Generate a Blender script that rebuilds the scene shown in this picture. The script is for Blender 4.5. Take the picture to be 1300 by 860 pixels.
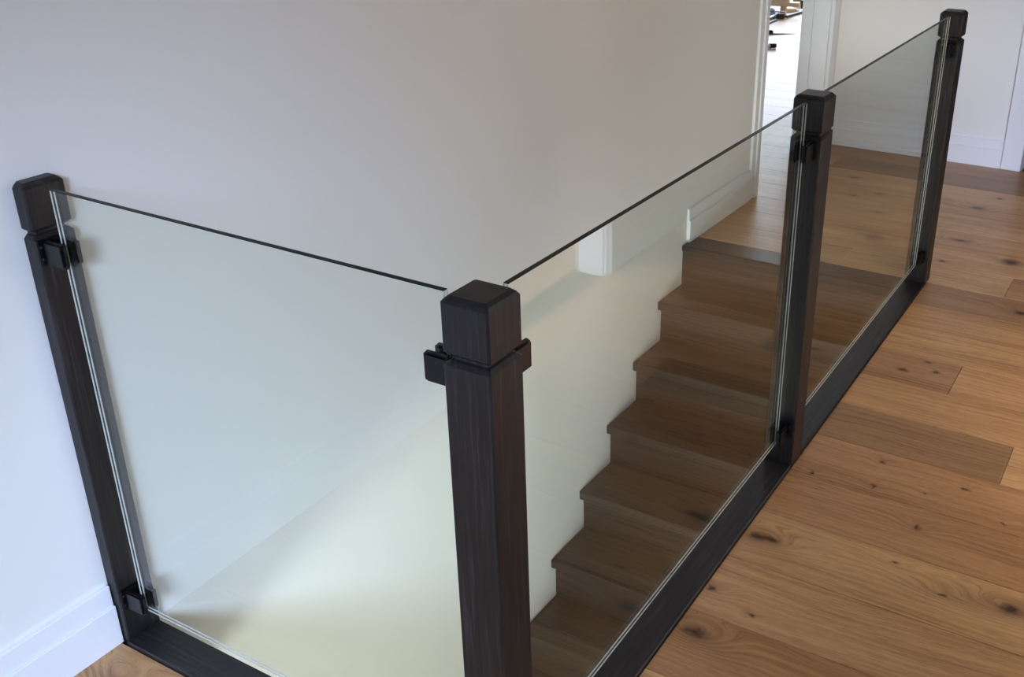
import bpy, bmesh, math, random
from mathutils import Vector, Matrix

for o in list(bpy.data.objects):
    bpy.data.objects.remove(o)
scene = bpy.context.scene
col = scene.collection
random.seed(4)

# ------------------------------------------------------------------ camera
yaw, pitch, roll = 0.5113, -0.4305, 0.0078
fwd = Vector((-math.sin(yaw) * math.cos(pitch), math.cos(yaw) * math.cos(pitch), math.sin(pitch)))
rgt = Vector((math.cos(yaw), math.sin(yaw), 0))
upv = rgt.cross(fwd)
r2 = math.cos(roll) * rgt + math.sin(roll) * upv
u2 = -math.sin(roll) * rgt + math.cos(roll) * upv
cam_d = bpy.data.cameras.new('camera')
cam = bpy.data.objects.new('camera', cam_d)
col.objects.link(cam)
m = Matrix(((r2.x, u2.x, -fwd.x), (r2.y, u2.y, -fwd.y), (r2.z, u2.z, -fwd.z))).to_4x4()
m.translation = (1.6828, -0.9541, 1.5238)
cam.matrix_world = m
cam_d.sensor_width = 36
cam_d.lens = 1322.57 / 1300 * 36
cam_d.shift_x = -120.84 / 1300
cam_d.shift_y = -40.92 / 1300
cam_d.clip_start = 0.02
scene.camera = cam

# ------------------------------------------------------------------ world, daylight, exposure
world = bpy.data.worlds.new('world')
scene.world = world
world.use_nodes = True
bg = world.node_tree.nodes['Background']
bg.inputs[0].default_value = (0.62, 0.78, 1.0, 1)
bg.inputs[1].default_value = 1.0


def area(name, loc, target, sx, sy, power, color, spread=180):
    d = bpy.data.lights.new(name, 'AREA')
    d.shape = 'RECTANGLE'
    d.size, d.size_y = sx, sy
    d.energy = power
    d.color = color
    d.spread = math.radians(spread)
    o = bpy.data.objects.new(name, d)
    col.objects.link(o)
    o.location = loc
    o.rotation_euler = (Vector(target) - Vector(loc)).to_track_quat('-Z', 'Z').to_euler()
    return o


# daylight entering through the windows of the house
area('hall_window_offscreen', (3.7, -5.0, 3.78), (0.2, 0.0, 0.2), 3.2, 1.4, 1360, (0.52, 0.64, 1.0))
area('side_room_window_offscreen', (3.30, -0.62, 1.5), (2.9, 1.9, 1.0), 1.6, 1.2, 88, (1.0, 0.97, 0.94))
area('far_room_window_offscreen', (-2.4, 10.9, 1.25), (-2.2, 5.0, 0.3), 3.6, 2.2, 150, (0.70, 0.82, 1.0))
area('lower_hall_window_offscreen', (1.3, -3.24, -1.35), (0.3, 1.8, -0.8), 1.6, 1.2, 130, (0.90, 0.98, 0.93))

vs = scene.view_settings
vs.view_transform = 'Standard'
vs.look = 'None'
vs.exposure = 0.38
vs.gamma = 1.0
vs.use_curve_mapping = False

# ------------------------------------------------------------------ materials


class NT:
    def __init__(self, name):
        self.mat = bpy.data.materials.new(name)
        self.mat.use_nodes = True
        self.t = self.mat.node_tree
        self.t.nodes.clear()
        self.out = self.n('ShaderNodeOutputMaterial')

    def n(self, kind, **kw):
        nd = self.t.nodes.new(kind)
        for k, v in kw.items():
            setattr(nd, k, v)
        return nd

    def put(self, sock, v):
        if hasattr(v, 'is_output') or isinstance(v, bpy.types.NodeSocket):
            self.t.links.new(v, sock)
        else:
            sock.default_value = v

    def math(self, op, a, b=0.0, c=None):
        nd = self.n('ShaderNodeMath', operation=op)
        self.put(nd.inputs[0], a)
        self.put(nd.inputs[1], b)
        if c is not None:
            self.put(nd.inputs[2], c)
        return nd.outputs[0]

    def vec(self, op, a, b=(0, 0, 0)):
        nd = self.n('ShaderNodeVectorMath', operation=op)
        self.put(nd.inputs[0], a)
        self.put(nd.inputs[1], b)
        return nd.outputs['Value'] if op in ('LENGTH', 'DOT_PRODUCT') else nd.outputs[0]

    def noise(self, v, scale=1.0, detail=4.0, rough=0.55, dist=0.0):
        nd = self.n('ShaderNodeTexNoise')
        self.put(nd.inputs['Vector'], v)
        nd.inputs['Scale'].default_value = scale
        nd.inputs['Detail'].default_value = detail
        nd.inputs['Roughness'].default_value = rough
        nd.inputs['Distortion'].default_value = dist
        return nd.outputs[0]

    def ramp(self, f, stops):
        nd = self.n('ShaderNodeValToRGB')
        self.put(nd.inputs[0], f)
        cr = nd.color_ramp
        while len(cr.elements) < len(stops):
            cr.elements.new(0.5)
        for e, (p, c) in zip(cr.elements, stops):
            e.position = p
            e.color = tuple(c) + (1,) if len(c) == 3 else c
        return nd.outputs[0]

    def mix(self, f, a, b, mode='MIX'):
        nd = self.n('ShaderNodeMix', data_type='RGBA', blend_type=mode)
        self.put(nd.inputs[0], f)
        self.put(nd.inputs[6], a)
        self.put(nd.inputs[7], b)
        return nd.outputs[2]

    def bsdf(self, color, rough=0.5, spec=0.5, bump=None, bump_s=0.1, bump_d=0.002, coat=0.0, coat_r=0.2, metal=0.0):
        nd = self.n('ShaderNodeBsdfPrincipled')
        self.put(nd.inputs['Base Color'], color)
        self.put(nd.inputs['Roughness'], rough)
        nd.inputs['Specular IOR Level'].default_value = spec
        nd.inputs['Coat Weight'].default_value = coat
        nd.inputs['Coat Roughness'].default_value = coat_r
        nd.inputs['Metallic'].default_value = metal
        if bump is not None:
            b = self.n('ShaderNodeBump')
            b.inputs['Strength'].default_value = bump_s
            b.inputs['Distance'].default_value = bump_d
            self.t.links.new(bump, b.inputs['Height'])
            self.t.links.new(b.outputs[0], nd.inputs['Normal'])
        self.t.links.new(nd.outputs[0], self.out.inputs[0])
        return nd


def paint(name, c, rough=0.6, spec=0.3, scale=60, bump=0.06):
    k = NT(name)
    p = k.n('ShaderNodeNewGeometry').outputs['Position']
    n1 = k.noise(p, scale, 3)
    n2 = k.noise(p, 1.3, 2)
    cc = k.mix(k.math('MULTIPLY', n2, 0.06), c + (1,), tuple(x * 0.9 for x in c) + (1,))
    k.bsdf(cc, rough, spec, n1, bump, 0.0015)
    return k.mat


M = {}
M['wall'] = paint('wall_paint', (0.83, 0.82, 0.79), 0.65, 0.25)
M['trim'] = paint('trim_gloss_paint', (0.84, 0.85, 0.86), 0.32, 0.45, 30, 0.02)
M['ceiling'] = paint('ceiling_paint', (0.85, 0.84, 0.81), 0.8, 0.2)
M['subfloor'] = paint('subfloor_board', (0.12, 0.08, 0.05), 0.8, 0.2)

KNOTS = [  # x, y, core length, core width, eye length, eye width, bend
    (1.019, 0.612, 0.026, 0.013, 0.085, 0.045, 0.075),
    (1.009, 0.982, 0.020, 0.013, 0.07, 0.040, 0.065),
    (1.043, 0.986, 0.017, 0.009, 0.06, 0.036, 0.02),
    (1.580, 1.018, 0.024, 0.018, 0.11, 0.040, 0.070),
    (1.442, 0.990, 0.010, 0.004, 0.10, 0.030, 0.035),
    (1.177, 1.445, 0.008, 0.007, 0.03, 0.020, 0.015),
    (1.189, 1.324, 0.006, 0.010, 0.03, 0.020, 0.015),
    (1.395, 1.427, 0.008, 0.006, 0.03, 0.018, 0.012),
    (1.308, 1.361, 0.004, 0.004, 0.02, 0.012, 0.008),
    (1.506, 1.324, 0.006, 0.005, 0.03, 0.018, 0.012),
    (1.330, 1.207, 0.008, 0.012, 0.05, 0.030, 0.030),
    (1.103, 0.722, 0.009, 0.006, 0.03, 0.018, 0.015),
    (0.993, 0.758, 0.010, 0.008, 0.05, 0.030, 0.035),
    (1.320, 1.049, 0.008, 0.003, 0.04, 0.018, 0.010),
    (1.029, 1.304, 0.006, 0.008, 0.04, 0.020, 0.015),
    (1.212, 3.089, 0.030, 0.030, 0.08, 0.040, 0.060),
    (0.987, 3.232, 0.030, 0.012, 0.10, 0.040, 0.050),
    (0.966, 3.684, 0.028, 0.016, 0.08, 0.040, 0.040),
    (1.026, 3.868, 0.014, 0.012, 0.04, 0.030, 0.030),
    (0.529, 3.655, 0.022, 0.014, 0.09, 0.040, 0.040),
    (0.601, 3.404, 0.022, 0.012, 0.09, 0.040, 0.040),
    (0.431, 3.574, 0.016, 0.012, 0.07, 0.040, 0.040),
    (0.354, 3.841, 0.022, 0.014, 0.07, 0.030, 0.040),
    (0.977, 2.967, 0.014, 0.012, 0.05, 0.030, 0.020),
    (1.180, 2.029, 0.010, 0.008, 0.03, 0.020, 0.012),
    (1.083, 1.994, 0.018, 0.010, 0.09, 0.020, 0.020),
    (1.142, 2.081, 0.012, 0.005, 0.03, 0.014, 0.008),
    (1.332, 2.618, 0.024, 0.016, 0.09, 0.040, 0.050),
    (0.085, -0.085, 0.012, 0.009, 0.07, 0.045, 0.070),
]


def oak(name, knots, stops, knot_col, use_obj_color=True, rough=0.38, coat=0.04, grain=1.0):
    """Wood with the grain along x; knots are given at their places in the floor."""
    k = NT(name)
    pos = k.n('ShaderNodeNewGeometry').outputs['Position']
    info = k.n('ShaderNodeObjectInfo')
    rnd = info.outputs['Random']
    sep = k.n('ShaderNodeSeparateXYZ')
    k.t.links.new(pos, sep.inputs[0])
    x, y, z = sep.outputs
    wob = k.n('ShaderNodeTexNoise')
    k.put(wob.inputs['Vector'], pos)
    wob.inputs['Scale'].default_value = 55.0
    wob.inputs['Detail'].default_value = 3.0
    wv = k.vec('MULTIPLY', k.vec('SUBTRACT', wob.outputs['Color'], (0.5, 0.5, 0.5)), (0.030, 0.016, 0.0))
    kpos = k.vec('ADD', pos, wv)
    bend, core, halo = None, None, None
    for (kx, ky, cl, cw, el, ew, bd) in knots:
        cl, cw = cl * 1.25, cw * 1.25
        d = k.vec('SUBTRACT', pos, (kx, ky, 0.0))
        # ragged outline
        de = k.vec('MULTIPLY', d, (1 / el, 1 / ew, 0.0))
        e = k.math('EXPONENT', k.math('MULTIPLY', k.vec('DOT_PRODUCT', de, de), -1.0))
        b = k.math('MULTIPLY', e, bd)
        bend = b if bend is None else k.math('ADD', bend, b)
        dc = k.vec('MULTIPLY', k.vec('SUBTRACT', kpos, (kx, ky, 0.0)), (1 / cl, 1 / cw, 0.0))
        c = k.math('EXPONENT', k.math('MULTIPLY', k.vec('DOT_PRODUCT', dc, dc), -1.6))
        core = c if core is None else k.math('ADD', core, c)
        h = k.math('MULTIPLY', e, min(1.0, bd * 14))
        halo = h if halo is None else k.math('ADD', halo, h)
    if bend is None:
        bend, core, halo = 0.0, 0.0, 0.0
    # y and z together so that the grain also runs along edges and risers
    yz = k.math('ADD', y, k.math('MULTIPLY', z, 0.9))
    comb = k.n('ShaderNodeCombineXYZ')
    k.put(comb.inputs[0], k.math('ADD', x, k.math('MULTIPLY', rnd, 31.0)))
    k.put(comb.inputs[1], k.math('ADD', yz, k.math('MULTIPLY', rnd, 17.0)))
    k.put(comb.inputs[2], k.math('MULTIPLY', rnd, 9.0))
    base = comb.outputs[0]
    low = k.noise(k.vec('MULTIPLY', base, (1.1, 6.0, 1.0)), 1.0, 2, 0.5)
    warp = k.math('MULTIPLY', k.math('SUBTRACT', low, 0.5), 0.13)
    yy = k.math('ADD', k.math('ADD', yz, bend), warp)
    cg = k.n('ShaderNodeCombineXYZ')
    k.put(cg.inputs[0], k.math('MULTIPLY', x, 2.2))
    k.put(cg.inputs[1], k.math('MULTIPLY', yy, 90.0))
    k.put(cg.inputs[2], k.math('MULTIPLY', rnd, 50.0))
    streak = k.noise(cg.outputs[0], 1.0, 5, 0.6)
    rings = k.math('ADD', k.math('MULTIPLY', k.math('SINE', k.math('MULTIPLY', yy, 330.0)), 0.5), 0.5)
    cf = k.n('ShaderNodeCombineXYZ')
    k.put(cf.inputs[0], k.math('MULTIPLY', x, 14.0))
    k.put(cf.inputs[1], k.math('MULTIPLY', yz, 520.0))
    k.put(cf.inputs[2], rnd)
    fibre = k.noise(cf.outputs[0], 1.0, 3, 0.6)
    broad = k.noise(k.vec('MULTIPLY', base, (1.3, 9.0, 1.0)), 1.0, 3, 0.55)
    g = k.math('MULTIPLY', streak, 0.40 * grain)
    g = k.math('ADD', g, k.math('MULTIPLY', rings, k.math('ADD', 0.055 * grain, k.math('MULTIPLY', halo, 0.16))))
    g = k.math('ADD', g, k.math('MULTIPLY', fibre, 0.22 * grain))
    g = k.math('ADD', g, k.math('MULTIPLY', broad, 0.40))
    colr = k.ramp(g, stops)
    if use_obj_color:
        colr = k.mix(1.0, colr, info.outputs['Color'], 'MULTIPLY')
    jag = k.noise(k.vec('MULTIPLY', pos, (90, 260, 90)), 1.0, 5, 0.65)
    hv = k.math('MULTIPLY', k.math('MULTIPLY', halo, 0.85), k.math('ADD', k.math('MULTIPLY', streak, 1.2), 0.1))
    nd = k.math('MINIMUM', hv, 0.6)
    colr = k.mix(nd, colr, tuple(v * 2.8 for v in knot_col) + (1,))
    cv = k.math('MULTIPLY', core, k.math('ADD', k.math('MULTIPLY', jag, 1.6), 0.35))
    cl_ = k.n('ShaderNodeClamp')
    k.put(cl_.inputs[0], cv)
    heart = k.ramp(jag, [(0.40, tuple(v * 0.25 for v in knot_col)), (0.62, tuple(v * 2.0 for v in knot_col))])
    colr = k.mix(cl_.outputs[0], colr, heart)
    cp = k.n('ShaderNodeCombineXYZ')
    k.put(cp.inputs[0], k.math('MULTIPLY', x, 26.0))
    k.put(cp.inputs[1], k.math('MULTIPLY', yy, 620.0))
    k.put(cp.inputs[2], rnd)
    pores = k.ramp(k.noise(cp.outputs[0], 1.0, 2, 0.5), [(0.34, (0.62, 0.58, 0.55)), (0.46, (1, 1, 1))])
    colr = k.mix(0.75, colr, pores, 'MULTIPLY')
    rv = k.math('ADD', k.math('MULTIPLY', fibre, 0.12), rough - 0.06)
    k.bsdf(colr, rv, 0.33, k.math('ADD', fibre, k.math('MULTIPLY', streak, 0.6)), 0.10, 0.0012, coat, 0.28)
    return k.mat


M['oak'] = oak('natural_oak', KNOTS,
               [(0.33, (0.18, 0.085, 0.036)), (0.46, (0.43, 0.232, 0.106)), (0.60, (0.60, 0.350, 0.168)),
                (0.76, (0.69, 0.44, 0.235))], (0.062, 0.026, 0.011))
M['tread'] = oak('walnut_stained_oak',
                 [(0.492, 1.906, 0.03, 0.02, 0.10, 0.05, 0.05), (0.225, 1.72, 0.010, 0.008, 0.05, 0.03, 0.03),
                  (0.25, 1.56, 0.03, 0.02, 0.08, 0.05, 0.04), (0.544, 2.09, 0.02, 0.012, 0.08, 0.04, 0.03),
                  (0.103, 1.40, 0.02, 0.015, 0.07, 0.05, 0.05)],
                 [(0.34, (0.003, 0.0022, 0.0018)), (0.52, (0.011, 0.0085, 0.0072)), (0.74, (0.034, 0.028, 0.025))],
                 (0.010, 0.007, 0.005), True, 0.42, 0.1, 0.9)


def dark_wood(name, axis):
    k = NT(name)
    tc = k.n('ShaderNodeTexCoord').outputs['Object']
    info = k.n('ShaderNodeObjectInfo')
    s = [130.0, 130.0, 130.0]
    s[axis] = 5.0
    s2 = [420.0, 420.0, 420.0]
    s2[axis] = 12.0
    off = k.vec('ADD', tc, k.n('ShaderNodeCombineXYZ').outputs[0])
    a = k.noise(k.vec('MULTIPLY', off, tuple(s)), 1.0, 5, 0.6, 0.3)
    b = k.noise(k.vec('MULTIPLY', off, tuple(s2)), 1.0, 3, 0.6)
    g = k.math('ADD', k.math('MULTIPLY', a, 0.65), k.math('MULTIPLY', b, 0.35))
    c = k.ramp(g, [(0.32, (0.0034, 0.0030, 0.0032)), (0.52, (0.0120, 0.0104, 0.0112)), (0.70, (0.048, 0.041, 0.044))])
    k.bsdf(c, k.math('ADD', k.math('MULTIPLY', b, 0.2), 0.36), 0.42, g, 0.35, 0.0012)
    return k.mat


M['dark_z'] = dark_wood('ebony_stained_oak_upright', 2)
M['dark_x'] = dark_wood('ebony_stained_oak_across', 0)
M['dark_y'] = dark_wood('ebony_stained_oak_along', 1)


def plain(name, c, rough=0.4, spec=0.5, metal=0.0, scale=80, var=0.25):
    k = NT(name)
    p = k.n('ShaderNodeTexCoord').outputs['Object']
    n1 = k.noise(p, scale, 3)
    cc = k.mix(n1, tuple(x * (1 - var) for x in c) + (1,), tuple(min(1, x * (1 + var)) for x in c) + (1,))
    k.bsdf(cc, rough, spec, n1, 0.03, 0.0005, metal=metal)
    return k.mat


M['black'] = plain('black_powder_coat', (0.004, 0.004, 0.0045), 0.34, 0.3)
M['screw'] = plain('black_oxide_steel', (0.05, 0.05, 0.055), 0.3, 0.5, 0.6)
M['edge_painted_dark'] = plain('painted_dark_glass_rim', (0.006, 0.010, 0.009), 0.35, 0.12)  # dark look into the glass edge put into the colour, no refraction
M['edge_painted_glow'] = plain('painted_glow_glass_rim', (0.58, 0.62, 0.58), 0.4, 0.5, 0, 80, 0.05)  # pale glow of light caught in the glass, painted as base colour


def glass(name, tint):
    k = NT(name)
    geo = k.n('ShaderNodeNewGeometry')
    ior = k.n('ShaderNodeMix', data_type='FLOAT')
    k.t.links.new(geo.outputs['Backfacing'], ior.inputs[0])
    ior.inputs[2].default_value = 1.34
    ior.inputs[3].default_value = 1 / 1.34      # both faces of the sheet reflect alike
    fr = k.n('ShaderNodeFresnel')
    k.t.links.new(ior.outputs[0], fr.inputs[0])
    tr = k.n('ShaderNodeBsdfTransparent')
    tr.inputs[0].default_value = tint + (1,)
    gl = k.n('ShaderNodeBsdfGlossy')
    gl.inputs['Roughness'].default_value = 0.0
    gl.inputs[0].default_value = (1, 1, 1, 1)
    mx = k.n('ShaderNodeMixShader')
    k.t.links.new(fr.outputs[0], mx.inputs[0])
    k.t.links.new(tr.outputs[0], mx.inputs[1])
    k.t.links.new(gl.outputs[0], mx.inputs[2])
    k.t.links.new(mx.outputs[0], k.out.inputs[0])
    return k.mat


M['glass'] = glass('clear_toughened_glass', (0.958, 0.978, 0.956))

# ------------------------------------------------------------------ helpers


def add_hex(bm, pts):
    """eight points: bottom loop then top loop, both anticlockwise from above"""
    v = [bm.verts.new(p) for p in pts]
    for f in ((3, 2, 1, 0), (4, 5, 6, 7), (0, 1, 5, 4), (1, 2, 6, 5), (2, 3, 7, 6), (3, 0, 4, 7)):
        bm.faces.new([v[i] for i in f])
    return v


def add_box(bm, x0, x1, y0, y1, z0, z1):
    return add_hex(bm, [(x0, y0, z0), (x1, y0, z0), (x1, y1, z0), (x0, y1, z0),
                        (x0, y0, z1), (x1, y0, z1), (x1, y1, z1), (x0, y1, z1)])


TW = 0.0108      # the stair wall is a little out of square with the balustrade


def wx(y):
    return TW * y


def add_wbox(bm, d0, d1, y0, y1, z0, z1):
    """box that follows the stair wall, d measured from its face"""
    return add_hex(bm, [(wx(y0) + d0, y0, z0), (wx(y0) + d1, y0, z0), (wx(y1) + d1, y1, z0), (wx(y1) + d0, y1, z0),
                        (wx(y0) + d0, y0, z1), (wx(y0) + d1, y0, z1), (wx(y1) + d1, y1, z1), (wx(y1) + d0, y1, z1)])


def obj(name, bm, mat, parent=None, bevel=0.0, seg=1, smooth=False, origin=None):
    bmesh.ops.recalc_face_normals(bm, faces=bm.faces)
    if bevel:
        bmesh.ops.bevel(bm, geom=list(bm.edges), offset=bevel, segments=seg, affect='EDGES', clamp_overlap=True)
    me = bpy.data.meshes.new(name)
    if origin is not None:
        bmesh.ops.translate(bm, verts=bm.verts, vec=-Vector(origin))
    bm.to_mesh(me)
    bm.free()
    me.materials.append(M[mat])
    if smooth:
        for p in me.polygons:
            p.use_smooth = True
    o = bpy.data.objects.new(name, me)
    col.objects.link(o)
    if origin is not None:
        o.location = origin
    if parent is not None:
        o.parent = parent
        if origin is not None:
            o.location = Vector(origin) - parent.matrix_world.translation
        else:
            o.matrix_parent_inverse = Matrix.Translation(-parent.location)
    return o


def tag(o, label=None, cat=None, group=None, kind=None):
    if label:
        o['label'] = label
    if cat:
        o['category'] = cat
    if group:
        o['group'] = group
    if kind:
        o['kind'] = kind
    return o


def struct(name, bm, mat, parent=None, bevel=0.0, label=None):
    o = obj(name, bm, mat, parent, bevel)
    if parent is None:
        o['kind'] = 'structure'
        if label:
            o['label'] = label
    return o


def empty(name, loc, label=None, cat=None, group=None):
    o = bpy.data.objects.new(name, None)
    col.objects.link(o)
    o.location = loc
    o.matrix_world = Matrix.Translation(loc)
    o.empty_display_size = 0.05
    return tag(o, label, cat, group)


B = bmesh.new

# ------------------------------------------------------------------ measures (metres)
W = 0.8997          # inner face of the long run of posts
S = 0.0763          # post section
XO = W + S          # outer face
YC, YD = 1.2982, 2.6929
YFAR = 4.363
XR = 1.97           # right wall
YB = -4.0           # wall behind
CEIL = 2.6
LOW = -2.7
YN, GO, RI = 2.6024, 0.1987, 0.18     # top nosing, going, rise
OP0, OP1 = 3.345, 4.21                # doorway in the stair wall
SEAM, BW = 1.7017, 0.2049             # a board joint and the board width
PT = 0.014

# ------------------------------------------------------------------ structure
b = B()
add_wbox(b, -0.14, 0, YB - 0.3, OP0, LOW, CEIL)
add_wbox(b, -0.14, 0, OP0, OP1, 2.05, CEIL)
add_wbox(b, -0.14, 0, OP0, OP1, LOW, -0.20)
add_wbox(b, -0.14, 0, OP1, YFAR + 0.12, LOW, CEIL)
struct('wall_left', b, 'wall', label='long white painted wall beside the stairs')

b = B()
add_box(b, wx(YFAR) - 0.01, 1.03, YFAR, YFAR + 0.12, -0.014, CEIL)
add_box(b, 1.03, 1.86, YFAR, YFAR + 0.12, 2.05, CEIL)
add_box(b, 1.86, XR + 0.12, YFAR, YFAR + 0.12, -0.014, CEIL)
struct('wall_far', b, 'wall', label='white painted wall at the end of the landing')

b = B()
D0, D1 = 0.85, 2.19
HW0, HW1, WZ0, WZ1 = -3.2, -1.5, 0.85, 2.15
add_box(b, XR, XR + 0.12, YB - 0.3, HW0, -0.014, CEIL)
add_box(b, XR, XR + 0.12, HW0, HW1, -0.014, WZ0)
add_box(b, XR, XR + 0.12, HW0, HW1, WZ1, CEIL)
add_box(b, XR, XR + 0.12, HW1, D0, -0.014, CEIL)
add_box(b, XR, XR + 0.12, D0, D1, 2.05, CEIL)
add_box(b, XR, XR + 0.12, D1, YFAR, -0.014, CEIL)
struct('wall_right', b, 'wall', label='white painted wall opposite the balustrade')

b = B()
add_box(b, -0.2, XR + 0.12, YB - 0.12, YB, -0.014, CEIL)
struct('wall_back', b, 'wall', label='white wall at the near end of the landing')
b = B()
for (y0, y1, z0, z1) in ((HW0, HW0 + .045, WZ0, WZ1), (HW1 - .045, HW1, WZ0, WZ1), (HW0 + .045, HW1 - .045, WZ0, WZ0 + .045),
                         (HW0 + .045, HW1 - .045, WZ1 - .045, WZ1)):
    add_box(b, XR + 0.02, XR + 0.065, y0, y1, z0, z1)
w1 = struct('window_1', b, 'trim', label='white framed window in the right wall')
b = B()
add_box(b, XR + 0.040, XR + 0.046, HW0 + .045, HW1 - .045, WZ0 + .045, WZ1 - .045)
obj('pane', b, 'glass', w1)

b = B()
add_box(b, -0.2, XR + 0.12, YB - 0.3, YFAR + 0.2, CEIL, CEIL + 0.1)
add_box(b, XR + 0.12, 4.7, -0.62, YFAR + 0.2, CEIL, CEIL + 0.1)
add_box(b, -5.0, -0.2, 1.8, 11.2, CEIL, CEIL + 0.1)
add_box(b, -0.2, 3.2, YFAR + 0.2, 11.2, CEIL, CEIL + 0.1)
struct('ceiling', b, 'ceiling')

# floor: dark sub-floor slab with the stair opening, boards on top
b = B()
add_box(b, 0, XR + 0.12, YB, S, -0.25, -PT)
add_box(b, W + 0.004, XR + 0.12, S, YN + 0.036, -0.25, -PT)
add_box(b, wx(YN), XR + 0.12, YN + 0.036, YFAR + 0.119, -0.25, -PT)
add_box(b, -4.6, 0.0, OP0 - 0.1, 11.0, -0.25, -PT)
add_box(b, 0.0, 0.5, YFAR + 0.13, 11.0, -0.25, -PT)
floor = struct('floor', b, 'subfloor', label='oak board floor of the landing')


def plank(x0, x1, y0, y1, tone, dz=0.0):
    g = 0.0006
    b = B()
    add_box(b, x0 + g, x1 - g, y0 + g, y1 - g, -PT, dz)
    o = obj('plank', b, 'oak', floor, 0.0011)
    o.color = (tone[0], tone[1], tone[2], 1)
    return o


TONES = [(1, 1, 1), (0.94, 0.92, 0.90), (1.05, 1.03, 1.0), (0.97, 0.99, 1.0), (1.0, 0.95, 0.90), (0.90, 0.88, 0.86)]
DARK = (0.62, 0.60, 0.60)
special = {  # row -> [(joint x, tone before, tone after)]
    -1: [(1.466, DARK, (1.06, 1.05, 1.0))],
    -2: [(5, (0.86, 0.78, 0.75), None)],
    -3: [(5, (0.80, 0.72, 0.68), None)],
    -4: [(5, (1.0, 0.98, 0.93), None)],
    -5: [(5, (1.08, 1.06, 1.02), None)],
    -6: [(5, (0.86, 0.76, 0.66), None)],
    -7: [(5, (1.06, 1.0, 0.92), None)],
    0: [(5, (0.95, 0.90, 0.84), None)],
    1: [(1.241, (0.74, 0.68, 0.66), (0.98, 0.93, 0.88))],
    2: [(5, (1.0, 0.96, 0.90), None)],
    3: [(5, (0.94, 0.88, 0.82), None)],
    4: [(5, (0.66, 0.62, 0.60), None)],
    5: [(1.252, (0.96, 0.97, 0.97), (0.80, 0.76, 0.74))],
    6: [(5, (0.98, 0.95, 0.92), None)],
    7: [(5, (0.95, 0.90, 0.86), None)],
    8: [(1.31, (1.0, 0.98, 0.96), (0.93, 0.91, 0.89))],
    9: [(5, (0.96, 0.92, 0.88), None)],
    10: [(5, (1.0, 0.98, 0.96), None)],
    11: [(0.19, (0.92, 0.90, 0.88), (0.56, 0.54, 0.53))],
    12: [(5, (0.72, 0.66, 0.64), None)],
}
for r in range(-28, 13):
    y0, y1 = SEAM + r * BW, SEAM + (r + 1) * BW
    y1 = min(y1, YFAR)
    if y1 - y0 < 0.01:
        continue
    if y1 <= 0:
        xs = wx(y0) + 0.004
    elif y0 < 0:
        plank(0.002, XO, y0, 0.0, TONES[0])
        xs = XO
    elif y0 < 2.6:
        xs = XO
    elif r < 8 or r > 11:
        xs = wx(y0) + 0.006
    else:
        xs = {8: -0.62, 9: -1.25, 10: -0.45, 11: -0.95}[r]
    tone = random.choice(TONES)
    after = random.choice(TONES)
    joint = 5
    if r in special:
        joint, tone, after = special[r][0]
    elif y1 <= 0:
        joint = random.uniform(0.5, 1.5)
    dz = random.uniform(-0.0004, 0.0)
    if joint < XR:
        plank(xs, joint, y0, y1, tone, dz)
        plank(joint, XR, y0, y1, after, dz)
    else:
        plank(xs, XR, y0, y1, tone, dz)
# boards of the room beyond the doorway
for r in range(8, 38):
    y0, y1 = SEAM + r * BW, SEAM + (r + 1) * BW
    j = -1.4 - 0.9 * random.random()
    xe = {8: -0.62, 9: -1.25, 10: -0.45, 11: -0.95, 12: 0.046}.get(r, 0.45)
    plank(-3.4, j, y0, y1, random.choice(TONES))
    plank(j, xe, y0, y1, random.choice(TONES))


def skirting(name, mk):
    """two-step skirting: mk(depth, z0, z1) adds a box"""
    b = B()
    mk(b, 0.016, -PT if False else 0.0, 0.093)
    mk(b, 0.0105, 0.093, 0.141)
    return struct(name, b, 'trim', None, 0.0012)


skirting('baseboard_left', lambda b, d, z0, z1: add_wbox(b, 0.0, d, YB, 0.004, z0, z1))['label'] = 'white stepped skirting running up to the half post'
skirting('baseboard_landing', lambda b, d, z0, z1: add_wbox(b, 0.0, d, 2.645, 3.268, z0, z1))['label'] = 'short white skirting beside the top of the stairs'
skirting('baseboard_far', lambda b, d, z0, z1: add_box(b, 0.066, 0.935, YFAR - d, YFAR, z0, z1))['label'] = 'white skirting along the far wall'
skirting('baseboard_right', lambda b, d, z0, z1: add_box(b, XR - d, XR, D1 + 0.09, YFAR, z0, z1))['label'] = 'white skirting on the wall opposite the balustrade'

# casing of the doorway in the stair wall
b = B()
add_wbox(b, 0.0, 0.012, OP0 - 0.075, OP0 - 0.035, 0, 2.12)
add_wbox(b, 0.0, 0.019, OP0 - 0.035, OP0, 0, 2.12)
struct('trim_1', b, 'trim', None, 0.0015, 'white door casing at the end of the stair wall')
b = B()
add_wbox(b, 0.0, 0.019, OP1, OP1 + 0.035, 0, 2.12)
add_wbox(b, 0.0, 0.012, OP1 + 0.035, OP1 + 0.085, 0, 2.12)
struct('trim_2', b, 'trim', None, 0.0015, 'white door casing in the landing corner')
b = B()
add_wbox(b, 0.0, 0.019, OP0, OP1, 2.05, 2.12)
struct('trim_3', b, 'trim', None, 0.0015, 'white head casing over the doorway')
# jamb lining with its stop
b = B()
add_wbox(b, -0.142, 0.0, OP1 - 0.010, OP1, 0, 2.05)
j = struct('trim_4', b, 'trim', None, 0.001, 'white door jamb lining facing the landing')
b = B()
add_wbox(b, -0.142, -0.085, OP1 - 0.022, OP1 - 0.010, 0, 2.05)
obj('door_stop', b, 'trim', j, 0.0015)

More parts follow.
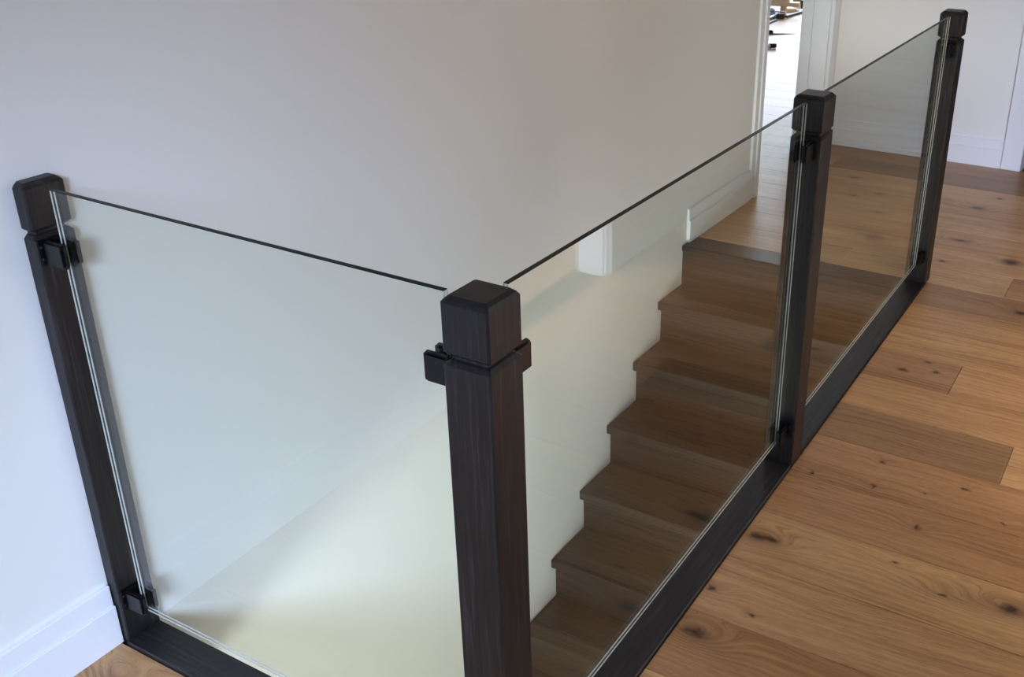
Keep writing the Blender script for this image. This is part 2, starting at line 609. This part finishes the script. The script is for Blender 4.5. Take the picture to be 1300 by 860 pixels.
# casing of the open doorway in the far wall
b = B()
add_box(b, 0.937, 1.030, YFAR - 0.019, YFAR, 0, 2.14)
add_box(b, 1.86, 1.953, YFAR - 0.019, YFAR, 0, 2.14)
add_box(b, 1.030, 1.86, YFAR - 0.019, YFAR, 2.05, 2.14)
struct('trim_5', b, 'trim', None, 0.003, 'white door casing on the far wall')
b = B()
add_box(b, 0.62, 3.0, YFAR + 0.12, 7.2, -0.25, -0.002)
struct('floor_end_room', b, 'oak')
b = B()
add_box(b, 0.62, 0.74, YFAR + 0.12, 7.2, -0.2, CEIL)
add_box(b, 3.0, 3.12, YFAR + 0.12, 7.2, -0.2, CEIL)
add_box(b, 0.62, 3.12, 7.2, 7.32, -0.2, CEIL)
add_box(b, XR + 0.12, 3.12, YFAR, YFAR + 0.12, 0, CEIL)
struct('wall_end_room', b, 'wall')

# doorway in the right-hand wall
b = B()
add_box(b, XR - 0.019, XR, D0 - 0.085, D0, 0, 2.13)
add_box(b, XR - 0.019, XR, D1, D1 + 0.085, 0, 2.13)
add_box(b, XR - 0.019, XR, D0, D1, 2.05, 2.13)
struct('trim_6', b, 'trim', None, 0.003, 'white door casing opposite the balustrade')
b = B()
add_box(b, XR, XR + 0.12, D1 - 0.010, D1, 0, 2.05)
add_box(b, XR, XR + 0.12, D0, D0 + 0.010, 0, 2.05)
struct('trim_7', b, 'trim', None, 0.001, 'white jamb linings of the side doorway')

# side room, far room and lower hall
b = B()
add_box(b, XR + 0.12, 4.7, -0.5, 3.2, -0.25, 0.0)
struct('floor_side_room', b, 'oak')
b = B()
add_box(b, XR + 0.12, 2.45, -0.62, -0.5, -0.2, CEIL)
add_box(b, 4.15, 4.7, -0.62, -0.5, -0.2, CEIL)
add_box(b, 2.45, 4.15, -0.62, -0.5, -0.2, 0.85)
add_box(b, 2.45, 4.15, -0.62, -0.5, 2.15, CEIL)
add_box(b, XR + 0.12, 4.7, 3.2, 3.32, -0.2, CEIL)
add_box(b, 4.58, 4.7, -0.5, 3.2, -0.2, CEIL)
struct('wall_side_room', b, 'wall')
b = B()
add_box(b, -4.7, -4.58, 3.2, 11.0, 0, CEIL)
add_box(b, -4.7, -0.14, 3.08, 3.2, 0, CEIL)
add_box(b, 0.5, 0.62, YFAR + 0.12, 11.0, 0, CEIL)
add_box(b, -4.7, -4.25, 10.7, 10.82, 0, CEIL)
add_box(b, -0.55, 0.5, 10.7, 10.82, 0, CEIL)
add_box(b, -4.25, -0.55, 10.7, 10.82, 2.35, CEIL)
add_box(b, -4.25, -0.55, 10.7, 10.82, 0, 0.1)
struct('wall_far_room', b, 'wall')
b = B()
for x in (-4.25, -3.03, -1.82, -0.61):
    add_box(b, x, x + 0.06, 10.72, 10.78, 0.1, 2.35)
add_box(b, -4.25, -0.55, 10.72, 10.78, 0.1, 0.16)
add_box(b, -4.25, -0.55, 10.72, 10.78, 2.29, 2.35)
struct('window_2', b, 'trim')
b = B()
add_box(b, -0.1, 4.0, -3.2, 4.4, LOW - 0.1, LOW)
struct('floor_lower_hall', b, 'wall')
b = B()
add_box(b, W + 0.006, W + 0.11, 1.9, YN + 0.1, LOW, -0.25)          # wall under the long run
add_box(b, 3.9, 4.0, -3.2, 2.7, LOW, -0.25)
add_box(b, W + 0.11, 3.9, 2.6, 2.7, LOW, -0.25)
add_box(b, -0.1, 4.0, -3.2, -3.1, LOW, LOW + 0.7)
add_box(b, -0.1, 4.0, -3.2, -3.1, -0.7, -0.25)
add_box(b, 2.3, 4.0, -3.2, -3.1, LOW + 0.7, -0.7)
struct('wall_lower_hall', b, 'wall')
b = B()
add_box(b, XR + 0.12, 4.0, YB, 2.7, -0.27, -0.25)
struct('ceiling_lower_hall', b, 'ceiling')

# ------------------------------------------------------------------ staircase
st = empty('staircase', (0.45, 1.3, -1.4), 'closed-riser staircase of dark walnut stained oak with square nosings', 'staircase')
STAIN = [(0.8, 0.8, 0.8), (0.60, 0.59, 0.60), (0.95, 0.94, 0.93), (0.72, 0.68, 0.66), (0.85, 0.87, 0.90)]


def stair_board(name, y0, y1, z0, z1, parent, bev=0.0015):
    b = B()
    x1 = W + 0.002
    add_hex(b, [(wx(y0) + .001, y0, z0), (x1, y0, z0), (x1, y1, z0), (wx(y1) + .001, y1, z0),
                (wx(y0) + .001, y0, z1), (x1, y0, z1), (x1, y1, z1), (wx(y1) + .001, y1, z1)])
    o = obj(name, b, 'tread', parent, bev)
    t = random.choice(STAIN)
    o.color = (t[0], t[1], t[2], 1)
    return o


def nose(k):
    return YN - GO * k, (0.0 if k == 0 else 0.008 - RI * k)


stair_board('nosing', YN, SEAM + 5 * BW - 0.0005, -0.025, 0.0, st, 0.003)
for k in range(0, 14):
    y, z = nose(k)
    yn, zn = nose(k + 1)
    ry = y + (0.030 if k else 0.010)
    stair_board('riser', ry, ry + 0.016, zn - 0.02, z - (0.036 if k else 0.025), st)
    if k < 13:
        t = stair_board('tread', yn + 0.075, ry + (0.016 if 0 else 0.0), zn - 0.036, zn, st)
        stair_board('nosing', yn, yn + 0.0745, zn - 0.036, zn, t, 0.003)

# ------------------------------------------------------------------ newel posts


def prism(b, x0, x1, y0, y1, rings, arris=0.0025, wall_side=False):
    """stack of chamfered squares; rings = (z, inset)"""
    loops = []
    for z, i in rings:
        xa = x0 if wall_side else x0 + i
        xb, ya, yb = x1 - i, y0 + i, y1 - i
        a = arris
        loops.append([b.verts.new(p) for p in (
            (xa + a, ya, z), (xb - a, ya, z), (xb, ya + a, z), (xb, yb - a, z),
            (xb - a, yb, z), (xa + a, yb, z), (xa, yb - a, z), (xa, ya + a, z))])
    for l0, l1 in zip(loops, loops[1:]):
        for i in range(8):
            b.faces.new((l0[i], l0[(i + 1) % 8], l1[(i + 1) % 8], l1[i]))
    b.faces.new(list(reversed(loops[0])))
    b.faces.new(loops[-1])


def clamp_body(parent, at, n, t, prot=0.055, slot0=0.013):
    """glass clamp screwed to a post face at point `at`; n = outwards, t = across the glass"""
    n, t, at = Vector(n), Vector(t), Vector(at)
    up = Vector((0, 0, 1))
    b = B()

    def bx(n0, n1, t0, t1, z0, z1, bev=0.0):
        bb = B()
        P = [at + n * i + t * j + up * k for k in (z0, z1) for (i, j) in ((n0, t0), (n1, t0), (n1, t1), (n0, t1))]
        add_hex(bb, P)
        bmesh.ops.recalc_face_normals(bb, faces=bb.faces)
        if bev:
            bmesh.ops.bevel(bb, geom=list(bb.edges), offset=bev, segments=2, affect='EDGES')
        me = bpy.data.meshes.new('tmp')
        bb.to_mesh(me)
        bb.free()
        b.from_mesh(me)
        bpy.data.meshes.remove(me)
    h = 0.024
    bx(0, 0.005, -0.025, 0.025, -h, h, 0.0015)
    bx(0.004, slot0, -0.012, 0.012, -h + 0.001, h - 0.001, 0.001)
    for s in (-1, 1):
        bx(0.004, prot, *sorted((s * 0.0062, s * 0.019)), -h + 0.001, h - 0.001, 0.004)
    c = obj('glass_clamp', b, 'black', parent, 0, 1, False)
    # screw heads on the flange
    for s in (-1, 1):
        for zz in (-0.011, 0.011):
            b = B()
            q = n.to_track_quat('Z', 'Y').to_matrix().to_4x4()
            q.translation = at + n * 0.0056 + t * (s * 0.0218) + up * zz
            bmesh.ops.create_cone(b, cap_ends=True, segments=10, radius1=0.0026, radius2=0.002, depth=0.0016, matrix=q)
            sc = bpy.data.meshes.new('screw')
            b.to_mesh(sc)
            b.free()
            sc.materials.append(M['screw'])
            so = bpy.data.objects.new('screw', sc)
            col.objects.link(so)
            so.parent = c
            so.matrix_parent_inverse = Matrix.Identity(4)
    return c


CLZ = (0.857, 0.108)
SHAFT = [(0.0, 0.0), (0.880, 0.0), (0.8855, 0.0055), (0.8875, 0.009), (0.894, 0.009)]
CAP = [(0.8925, 0.0085), (0.8945, 0.0045), (0.899, 0.0), (0.9695, 0.0), (0.9745, 0.0035), (0.979, 0.009)]


def post(x0, x1, y0, y1, label, clamps, zbot=-PT, half=False):
    p = empty('newel_post', ((x0 + x1) / 2, (y0 + y1) / 2, zbot), label, 'post')
    org = (p.location.x, p.location.y, zbot)
    b = B()
    prism(b, x0, x1, y0, y1, [(zbot, 0.0)] + SHAFT[1:], 0.0025, half)
    obj('shaft', b, 'dark_z', p, origin=org)
    b = B()
    prism(b, x0, x1, y0, y1, CAP, 0.003, half)
    obj('cap', b, 'dark_z', p, origin=(org[0], org[1], 0.893))
    for at, n, t in clamps:
        for z in CLZ:
            clamp_body(p, (at[0], at[1], z), n, t, 0.048 if (not half and at[1] < 0.2) else 0.055)
    return p


SA = 0.031
GY = 0.034            # glass plane of the short run
GX = XO - 0.0356      # glass plane of the long run
post(0.0, SA, 0.006, 0.006 + S, 'dark stained half post fixed against the white wall',
     [((SA, GY), (1, 0, 0), (0, 1, 0))], half=True)
post(W, XO, 0.0, S, 'dark stained corner post where the two runs of glass meet',
     [((W, GY), (-1, 0, 0), (0, 1, 0)), ((GX, S), (0, 1, 0), (1, 0, 0))])
post(W, XO, YC, YC + S, 'dark stained middle post between two glass panels above the stairs',
     [((GX, YC), (0, -1, 0), (1, 0, 0)), ((GX, YC + S), (0, 1, 0), (1, 0, 0))])
post(W, XO, YD, YD + S, 'dark stained end post at the top of the stairs',
     [((GX, YD), (0, -1, 0), (1, 0, 0))], zbot=0.0)

# base rails on the floor edge
for x0, x1, y0, y1, mt, lb in (
        (0.0165, W, 0.0, S + 0.002, 'dark_x', 'short dark base rail from half post to corner post'),
        (W - 0.003, XO, S, YC, 'dark_y', 'dark base rail from corner post to middle post'),
        (W - 0.003, XO, YC + S, YD, 'dark_y', 'dark base rail from middle post to end post')):
    b = B()
    if mt == 'dark_x':
        add_box(b, SA + 0.0005, x1 - 0.0005, y0, y1, -PT, 0.010)
    else:
        add_box(b, x0, x1, y0 + 0.0025, y1 - 0.0005, -PT, 0.010)
    o = obj('base_rail', b, mt, None, 0.002, origin=((x0 + x1) / 2, (y0 + y1) / 2, -PT))
    tag(o, lb, 'rail', 'base rails under the glass')

# ------------------------------------------------------------------ glass panels
ZB, ZT, TH = 0.0905, 0.9700, 0.008


def panel(axis, c, a0, a1, label):
    """upright sheet; axis 0 runs along x at y=c, axis 1 runs along y at x=c"""
    mid = (a0 + a1) / 2
    loc = (mid, c, ZB) if axis == 0 else (c, mid, ZB)
    g = empty('glass_panel', loc, label, 'glass panel', 'clear balustrade glass')
    h = TH / 2

    def P(a, d, z):
        return (a, c + d, z) if axis == 0 else (c + d, a, z)
    b = B()
    for d in (-h, h):
        b.faces.new([b.verts.new(P(*q)) for q in ((a0, d, ZB), (a1, d, ZB), (a1, d, ZT), (a0, d, ZT))])
    me_out = bpy.data.meshes.new('pane')
    # outward normals
    for f in b.faces:
        f.normal_update()
        d = f.calc_center_median()[1 if axis == 0 else 0] - c
        if f.normal[1 if axis == 0 else 0] * d < 0:
            f.normal_flip()
    b.to_mesh(me_out)
    b.free()
    me_out.materials.append(M['glass'])
    o = bpy.data.objects.new('pane', me_out)
    col.objects.link(o)
    o.parent = g
    o.matrix_parent_inverse = Matrix.Translation(-g.location)

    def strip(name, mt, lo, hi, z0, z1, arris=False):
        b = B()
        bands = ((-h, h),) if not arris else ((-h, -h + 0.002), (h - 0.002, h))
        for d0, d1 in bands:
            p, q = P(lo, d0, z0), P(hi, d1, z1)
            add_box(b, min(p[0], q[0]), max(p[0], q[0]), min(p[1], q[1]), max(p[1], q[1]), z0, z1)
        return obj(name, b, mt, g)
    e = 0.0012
    # light inside glass painted on: dark top; pale ends and foot along both faces
    strip('painted_dark_rim', 'edge_painted_dark', a0, a1, ZT, ZT + e)
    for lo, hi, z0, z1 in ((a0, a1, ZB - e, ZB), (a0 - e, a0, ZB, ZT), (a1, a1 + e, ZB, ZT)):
        strip('painted_glow_rim', 'edge_painted_glow', lo, hi, z0, z1, True)
    return g


panel(0, GY, 0.068, 0.884, 'clear glass panel between half post and corner post')
panel(1, GX, S + 0.016, 1.264, 'clear glass panel between corner post and middle post')
panel(1, GX, YC + S + 0.016, YD - 0.048, 'clear glass panel between middle post and end post')

# ------------------------------------------------------------------ things left on the floor of the far room
M['pine'] = plain('pale_pine', (0.72, 0.55, 0.36), 0.6, 0.3, 0, 12, 0.12)
M['dark_plastic'] = plain('dark_grey_plastic', (0.03, 0.03, 0.04), 0.4)
M['steel'] = plain('bright_steel', (0.62, 0.63, 0.65), 0.3, 0.5, 0.8)
M['blue_cloth'] = plain('blue_grey_cloth', (0.30, 0.38, 0.52), 0.9, 0.1)
M['card'] = plain('brown_card', (0.38, 0.30, 0.19), 0.8, 0.2)
M['green'] = plain('pale_green_plastic', (0.62, 0.70, 0.55), 0.4)


def rbox(b, c, ax, l, w, z0, z1, bev=0.0):
    """box centred at c=(x,y), long axis at angle ax"""
    ca, sa = math.cos(ax), math.sin(ax)
    P = []
    for z in (z0, z1):
        for i, j in ((-1, -1), (1, -1), (1, 1), (-1, 1)):
            dx, dy = i * l / 2, j * w / 2
            P.append((c[0] + dx * ca - dy * sa, c[1] + dx * sa + dy * ca, z))
    add_hex(b, P)


def small(name, parts, label, cat, c, group=None):
    e = empty(name, (c[0], c[1], 0), label, cat, group)
    for pn, mt, args, bev in parts:
        b = B()
        for a in args:
            rbox(b, *a)
        obj(pn, b, mt, e, bev)
    return e


def one(name, mt, args, label, cat, c, bev=0.002, group=None):
    b = B()
    for a in args:
        rbox(b, *a)
    o = obj(name, b, mt, None, bev, origin=(c[0], c[1], 0))
    return tag(o, label, cat, group)


# two stacked pine boards on bearers
H = math.pi / 2
one('timber_bearer', 'pine', [((-1.69, 8.275), 0.25, 0.05, 0.10, 0.0, 0.078)], 'pine block under the stacked boards, nearer to the power saw', 'timber', (-1.69, 8.275))
one('timber_bearer', 'pine', [((-2.20, 8.150), 0.25, 0.05, 0.10, 0.0, 0.078)], 'pine block under the stacked boards, farther from the power saw', 'timber', (-2.20, 8.15))
one('timber_board', 'pine', [((-1.935, 8.195), 0.25, 0.80, 0.10, 0.078, 0.112)], 'pale pine board lying lowest of the stacked timber', 'timber', (-1.935, 8.195))
one('timber_board', 'pine', [((-2.03, 8.20), 0.20, 0.80, 0.09, 0.1125, 0.140)], 'pale pine board lying on top of the stacked timber', 'timber', (-2.03, 8.20))
one('cardboard_box', 'card', [((-1.70, 9.12), 0.1, 0.34, 0.26, 0.0, 0.15)], 'brown cardboard box behind the stacked timber', 'box', (-1.70, 9.12))
small('toolbox', [('body', 'dark_plastic', [((-1.60, 8.76), 0.2, 0.17, 0.12, 0.0, 0.055)], 0.005),
                  ('lid', 'black', [((-1.60, 8.76), 0.2, 0.175, 0.125, 0.0555, 0.070)], 0.004)],
      'small black toolbox in front of the cardboard box', 'toolbox', (-1.60, 8.76))
small('power_saw', [('body', 'dark_plastic', [((-1.625, 8.035), 0.35, 0.075, 0.07, 0.004, 0.045)], 0.008),
                    ('foot_plate', 'steel', [((-1.63, 8.06), 0.35, 0.10, 0.09, 0.0, 0.004)], 0.001),
                    ('handle', 'steel', [((-1.645, 8.07), 0.35, 0.10, 0.018, 0.046, 0.062)], 0.005),
                    ('guard', 'steel', [((-1.663, 8.015), 0.35, 0.008, 0.06, 0.006, 0.04)], 0.002)],
      'dark power saw lying at the foot of the stacked timber', 'saw', (-1.625, 8.035))
one('metal_rail', 'dark_plastic', [((-1.582, 8.30), H - 0.10, 0.40, 0.028, 0.0, 0.020)], 'dark metal track running back from the power saw', 'rail', (-1.582, 8.30))
one('steel_strip', 'steel', [((-1.620, 8.57), H - 0.10, 0.16, 0.035, 0.0, 0.012)], 'bright steel strip between metal track and toolbox', 'strip', (-1.635, 8.55))
b = B()
q = Matrix.Translation((-1.685, 7.84, 0.0165)) @ Matrix.Rotation(H - 0.03, 4, 'Z') @ Matrix.Rotation(H, 4, 'Y')
bmesh.ops.create_cone(b, cap_ends=True, segments=16, radius1=0.0165, radius2=0.0165, depth=0.46, matrix=q)
o = obj('steel_tube', b, 'steel', None, 0.0, 1, False, origin=(-1.685, 7.84, 0))
tag(o, 'pale round tube lying in front of the power saw', 'tube')
one('timber_offcut', 'dark_z', [((-1.618, 7.70), H, 0.42, 0.03, 0.0, 0.014)], 'dark stained timber offcut lying beside the pale tube', 'timber', (-1.618, 7.70))
small('folded_cloth', [('cloth', 'blue_cloth', [((-1.785, 8.17), 0.5, 0.11, 0.12, 0.0, 0.032)], 0.008),
                       ('fold', 'blue_cloth', [((-1.780, 8.17), 0.55, 0.09, 0.10, 0.0325, 0.055)], 0.008)],
      'blue grey folded cloth beside the power saw', 'cloth', (-1.785, 8.17))
one('timber_offcut', 'pine', [((-1.70, 8.44), 0.35, 0.15, 0.05, 0.0, 0.03)], 'pale pine offcut lying behind the stacked boards', 'timber', (-1.70, 8.44))
# scraper with a pointed blade
sc = empty('scraper', (-1.42, 7.28, 0), 'dark handled scraper with a long pointed blade on the floor', 'scraper')
b = B()
rbox(b, (-1.46, 7.26), 0.6, 0.13, 0.035, 0.0, 0.03)
obj('handle', b, 'black', sc, 0.008, 2)
b = B()
v = [b.verts.new(p) for p in ((-1.42, 7.235, 0.004), (-1.42, 7.325, 0.004), (-1.24, 7.385, 0.002), (-1.42, 7.235, 0.012), (-1.42, 7.325, 0.012), (-1.24, 7.385, 0.004))]
for f in ((2, 1, 0), (3, 4, 5), (0, 1, 4, 3), (1, 2, 5, 4), (2, 0, 3, 5)):
    b.faces.new([v[i] for i in f])
obj('blade', b, 'screw', sc)
mk = empty('marker_pen', (-1.22, 6.66, 0), 'pale green marker pen with a black cap on the floor', 'pen')
for nm, mt, t0, t1, r in (('barrel', 'green', -0.16, 0.05, 0.017), ('cap', 'black', 0.05, 0.10, 0.019)):
    b = B()
    q = Matrix.Translation((-1.235, 6.655, r)) @ Matrix.Rotation(0.75, 4, 'Z') @ Matrix.Translation(((t0 + t1) / 2, 0, 0)) @ Matrix.Rotation(math.pi / 2, 4, 'Y')
    bmesh.ops.create_cone(b, cap_ends=True, segments=14, radius1=r, radius2=r * 0.9, depth=t1 - t0, matrix=q)
    obj(nm, b, mt, mk)
